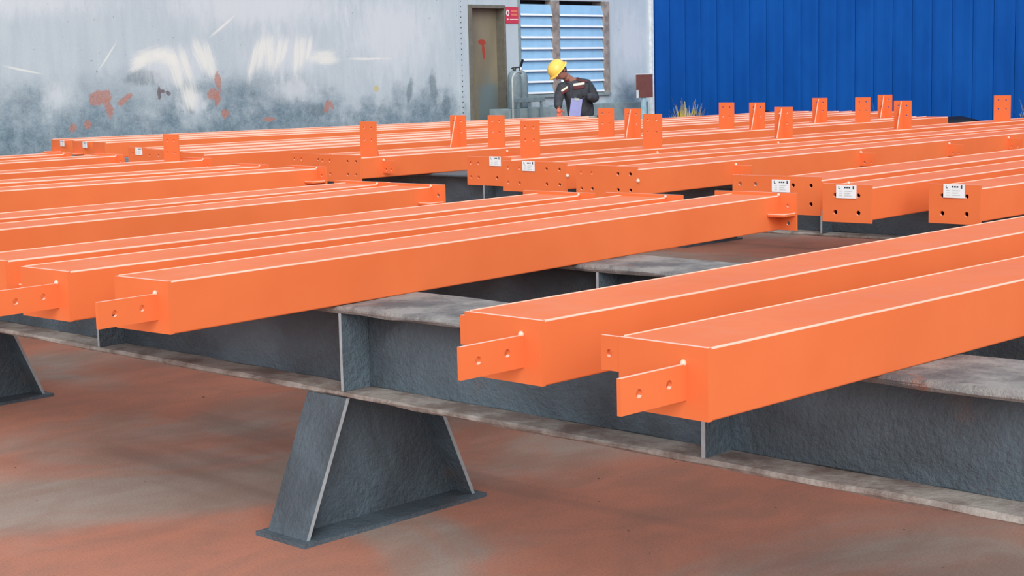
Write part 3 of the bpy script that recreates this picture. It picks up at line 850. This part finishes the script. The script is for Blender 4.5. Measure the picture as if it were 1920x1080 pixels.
# shrink-wrapped cloth pieces on the chest
def patch(name, c, ax, bx, la, lb, mat, off=0.006):
    bm = bmesh.new(); n, k = 8, 4
    a, b = Vector(ax).normalized(), Vector(bx).normalized()
    g = [[bm.verts.new(Vector(c) + a * la * (i / n - 0.5) + b * lb * (j / k - 0.5)) for j in range(k + 1)] for i in range(n + 1)]
    for i in range(n):
        for j in range(k): bm.faces.new((g[i][j], g[i + 1][j], g[i + 1][j + 1], g[i][j + 1]))
    o = link(name, from_bm(bm, name, True), mat, MAN)
    s = o.modifiers.new('wrap', 'SHRINKWRAP'); s.target = jacket; s.wrap_method = 'PROJECT'
    s.use_project_y = True; s.use_positive_direction = True; s.use_negative_direction = False; s.offset = off
    s.use_project_x = False; s.use_project_z = False
    so = o.modifiers.new('thick', 'SOLIDIFY'); so.thickness = 0.003; so.offset = 1
    return o
patch('reflective_strip', (0.0, -0.5, 1.277), (1, 0, 0.12), (0, 0, 1), 0.155, 0.032, 'reflective')
patch('reflective_strip', (-0.195, -0.5, 1.215), (0.8, 0, 0.5), (-0.4, 0, 1), 0.10, 0.028, 'reflective')
patch('chest_panel', (0.0, -0.5, 1.235), (1, 0, 0.1), (0, 0, 1), 0.155, 0.045, 'maroon')
patch('chest_panel', (-0.185, -0.5, 1.18), (0.8, 0, 0.5), (-0.4, 0, 1), 0.10, 0.035, 'maroon')
patch('shoulder_yoke', (0.05, -0.5, 1.318), (1, 0, -0.2), (0, 0, 1), 0.16, 0.02, 'maroon')
patch('placket', (-0.115, -0.5, 1.12), (0.05, 0, 1), (1, 0, 0), 0.34, 0.03, 'jacket', 0.008)
# hem strip
bm = bmesh.new(); n = 28
rr = [[bm.verts.new((0.04 + (0.205 + q) * math.cos(k * math.tau / n), 0.03 + (0.205 + q) * math.sin(k * math.tau / n), z)) for k in range(n)] for q, z in ((0, 0.80), (0.004, 0.825), (0, 0.85))]
for i in range(2):
    for k in range(n): bm.faces.new((rr[i][k], rr[i][(k + 1) % n], rr[i + 1][(k + 1) % n], rr[i + 1][k]))
link('hem_strip', from_bm(bm, 'hem_strip', True), 'hem', MAN)
# head details
def on_head(f, a, s): return HC + FD * f + AX * a + SD * s
for sgn in (-1, 1):
    bm = bmesh.new(); bmesh.ops.create_uvsphere(bm, u_segments=10, v_segments=6, radius=0.011)
    link('eye', from_bm(bm, 'eye', True), 'hair', MAN, on_head(0.082, 0.0, 0.032 * sgn))
    bm = bmesh.new(); bmesh.ops.create_uvsphere(bm, u_segments=10, v_segments=8, radius=1)
    for v in bm.verts: v.co = Vector((v.co.x * 0.012, v.co.y * 0.018, v.co.z * 0.03))
    q = Matrix((SD, FD, AX)).transposed().to_euler()
    link('ear', from_bm(bm, 'ear', True), 'skin', MAN, on_head(-0.01, -0.015, 0.088 * sgn), q)
link('mouth', tube_mesh([on_head(0.086, -0.075, -0.02), on_head(0.092, -0.076, 0), on_head(0.086, -0.075, 0.02)], 0.004, 6), 'maroon', MAN)
bm = bmesh.new(); bmesh.ops.create_uvsphere(bm, u_segments=16, v_segments=10, radius=1)
for v in bm.verts: v.co = SD * v.co.x * 0.092 + FD * v.co.y * 0.08 + AX * v.co.z * 0.09
link('hair', from_bm(bm, 'hair', True), 'hair', MAN, on_head(-0.028, 0.005, 0))
# hard hat
HM = Matrix((SD, FD, AX)).transposed().to_4x4(); HM.translation = on_head(0.0, 0.03, 0)
def hat(prof, name, mat, parent, sx=0.98, sy=1.12):
    me = lathe_mesh(prof, 28, name)
    me.transform(Matrix.Diagonal((sx, sy, 1, 1)))
    me.transform(HM)
    return link(name, me, mat, parent)
shell = hat([(0.128, 0.0), (0.127, 0.03), (0.12, 0.07), (0.1, 0.108), (0.07, 0.132), (0.035, 0.143), (0.002, 0.146)], 'hard_hat', 'helmet', MAN)
hat([(0.122, -0.004), (0.143, -0.008), (0.15, -0.004), (0.146, 0.004), (0.128, 0.012)], 'brim', 'helmet', shell)
for sx in (-0.03, 0.03):
    ridge = [on_head(0.03, 0.03, 0) * 0 + HM @ Vector((sx, 0.1 * math.sin(a), 0.144 * math.cos(a) * (1 - abs(sx)))) for a in [-1.1 + k * 2.2 / 10 for k in range(11)]]
    link('ridge', tube_mesh(ridge, 0.006, 6), 'helmet', shell)
visor = [HM @ Vector((0.14 * math.sin(a), 0.155 * math.cos(a) + 0.012, -0.006)) for a in [-0.7 + k * 1.4 / 8 for k in range(9)]]
link('peak', tube_mesh(visor, 0.011, 8), 'helmet', shell)
# gloved hands: palm plus five bent fingers
def hand(name, wrist, d, up, curl, mat):
    d, up = Vector(d).normalized(), Vector(up).normalized()
    side = d.cross(up).normalized(); up = side.cross(d).normalized()
    W = Vector(wrist)
    v = [tuple(W - d * 0.02), tuple(W + d * 0.03), tuple(W + d * 0.065)]; r = [0.03, (0.036, 0.026), (0.036, 0.024)]; e = [(0, 1), (1, 2)]
    h = skin(name, v, e, r, mat, MAN, 1)
    for k, (off, ln) in enumerate(((-0.03, 0.06), (-0.01, 0.075), (0.011, 0.07), (0.03, 0.055))):
        p0 = W + d * 0.055 + side * off * 0.9; p1 = W + d * 0.085 + side * off
        p2 = p1 + (d * math.cos(curl) - up * math.sin(curl)) * ln * 0.5
        p3 = p2 + (d * math.cos(2 * curl) - up * math.sin(2 * curl)) * ln * 0.5
        skin('finger', [tuple(p0), tuple(p1), tuple(p2), tuple(p3)], [(0, 1), (1, 2), (2, 3)], [0.010, 0.0105, 0.0095, 0.008], mat, h, 1)
    p0 = W + d * 0.02 + side * -0.03; p1 = p0 + (d * 0.5 - side * 0.8 - up * 0.2).normalized() * 0.035; p2 = p1 + (d * 0.7 - up * 0.7).normalized() * 0.035
    skin('thumb', [tuple(p0), tuple(p1), tuple(p2)], [(0, 1), (1, 2)], [0.013, 0.012, 0.009], mat, h, 1)
    return h
hand('glove', (0.085, -0.285, 1.125), (-0.9, -0.25, 0.05), (0, -0.5, 0.9), 0.75, 'glove')
hand('glove', (-0.28, -0.26, 0.95), (0.1, -0.55, -0.8), (-0.2, -0.8, 0.5), 0.35, 'glove_warm')
# clipboard in the hand
CB = MAN.matrix_basis @ Vector((-0.03, -0.36, 1.085))
cbp = thing('clipboard', 'lavender blue clipboard held in the worker\'s gloved hand', 'clipboard', CB, math.atan2(-0.7215, 0.692))
cbp.rotation_euler = (0.12, 0.14, cbp.rotation_euler[2])
box('board', -0.085, 0.065, -0.004, 0.004, -0.26, 0.0, ['lavender'], cbp, bevel=0.002)
box('clip', -0.045, 0.025, -0.012, -0.004, -0.025, 0.01, ['pale_pipe'], cbp, bevel=0.002)
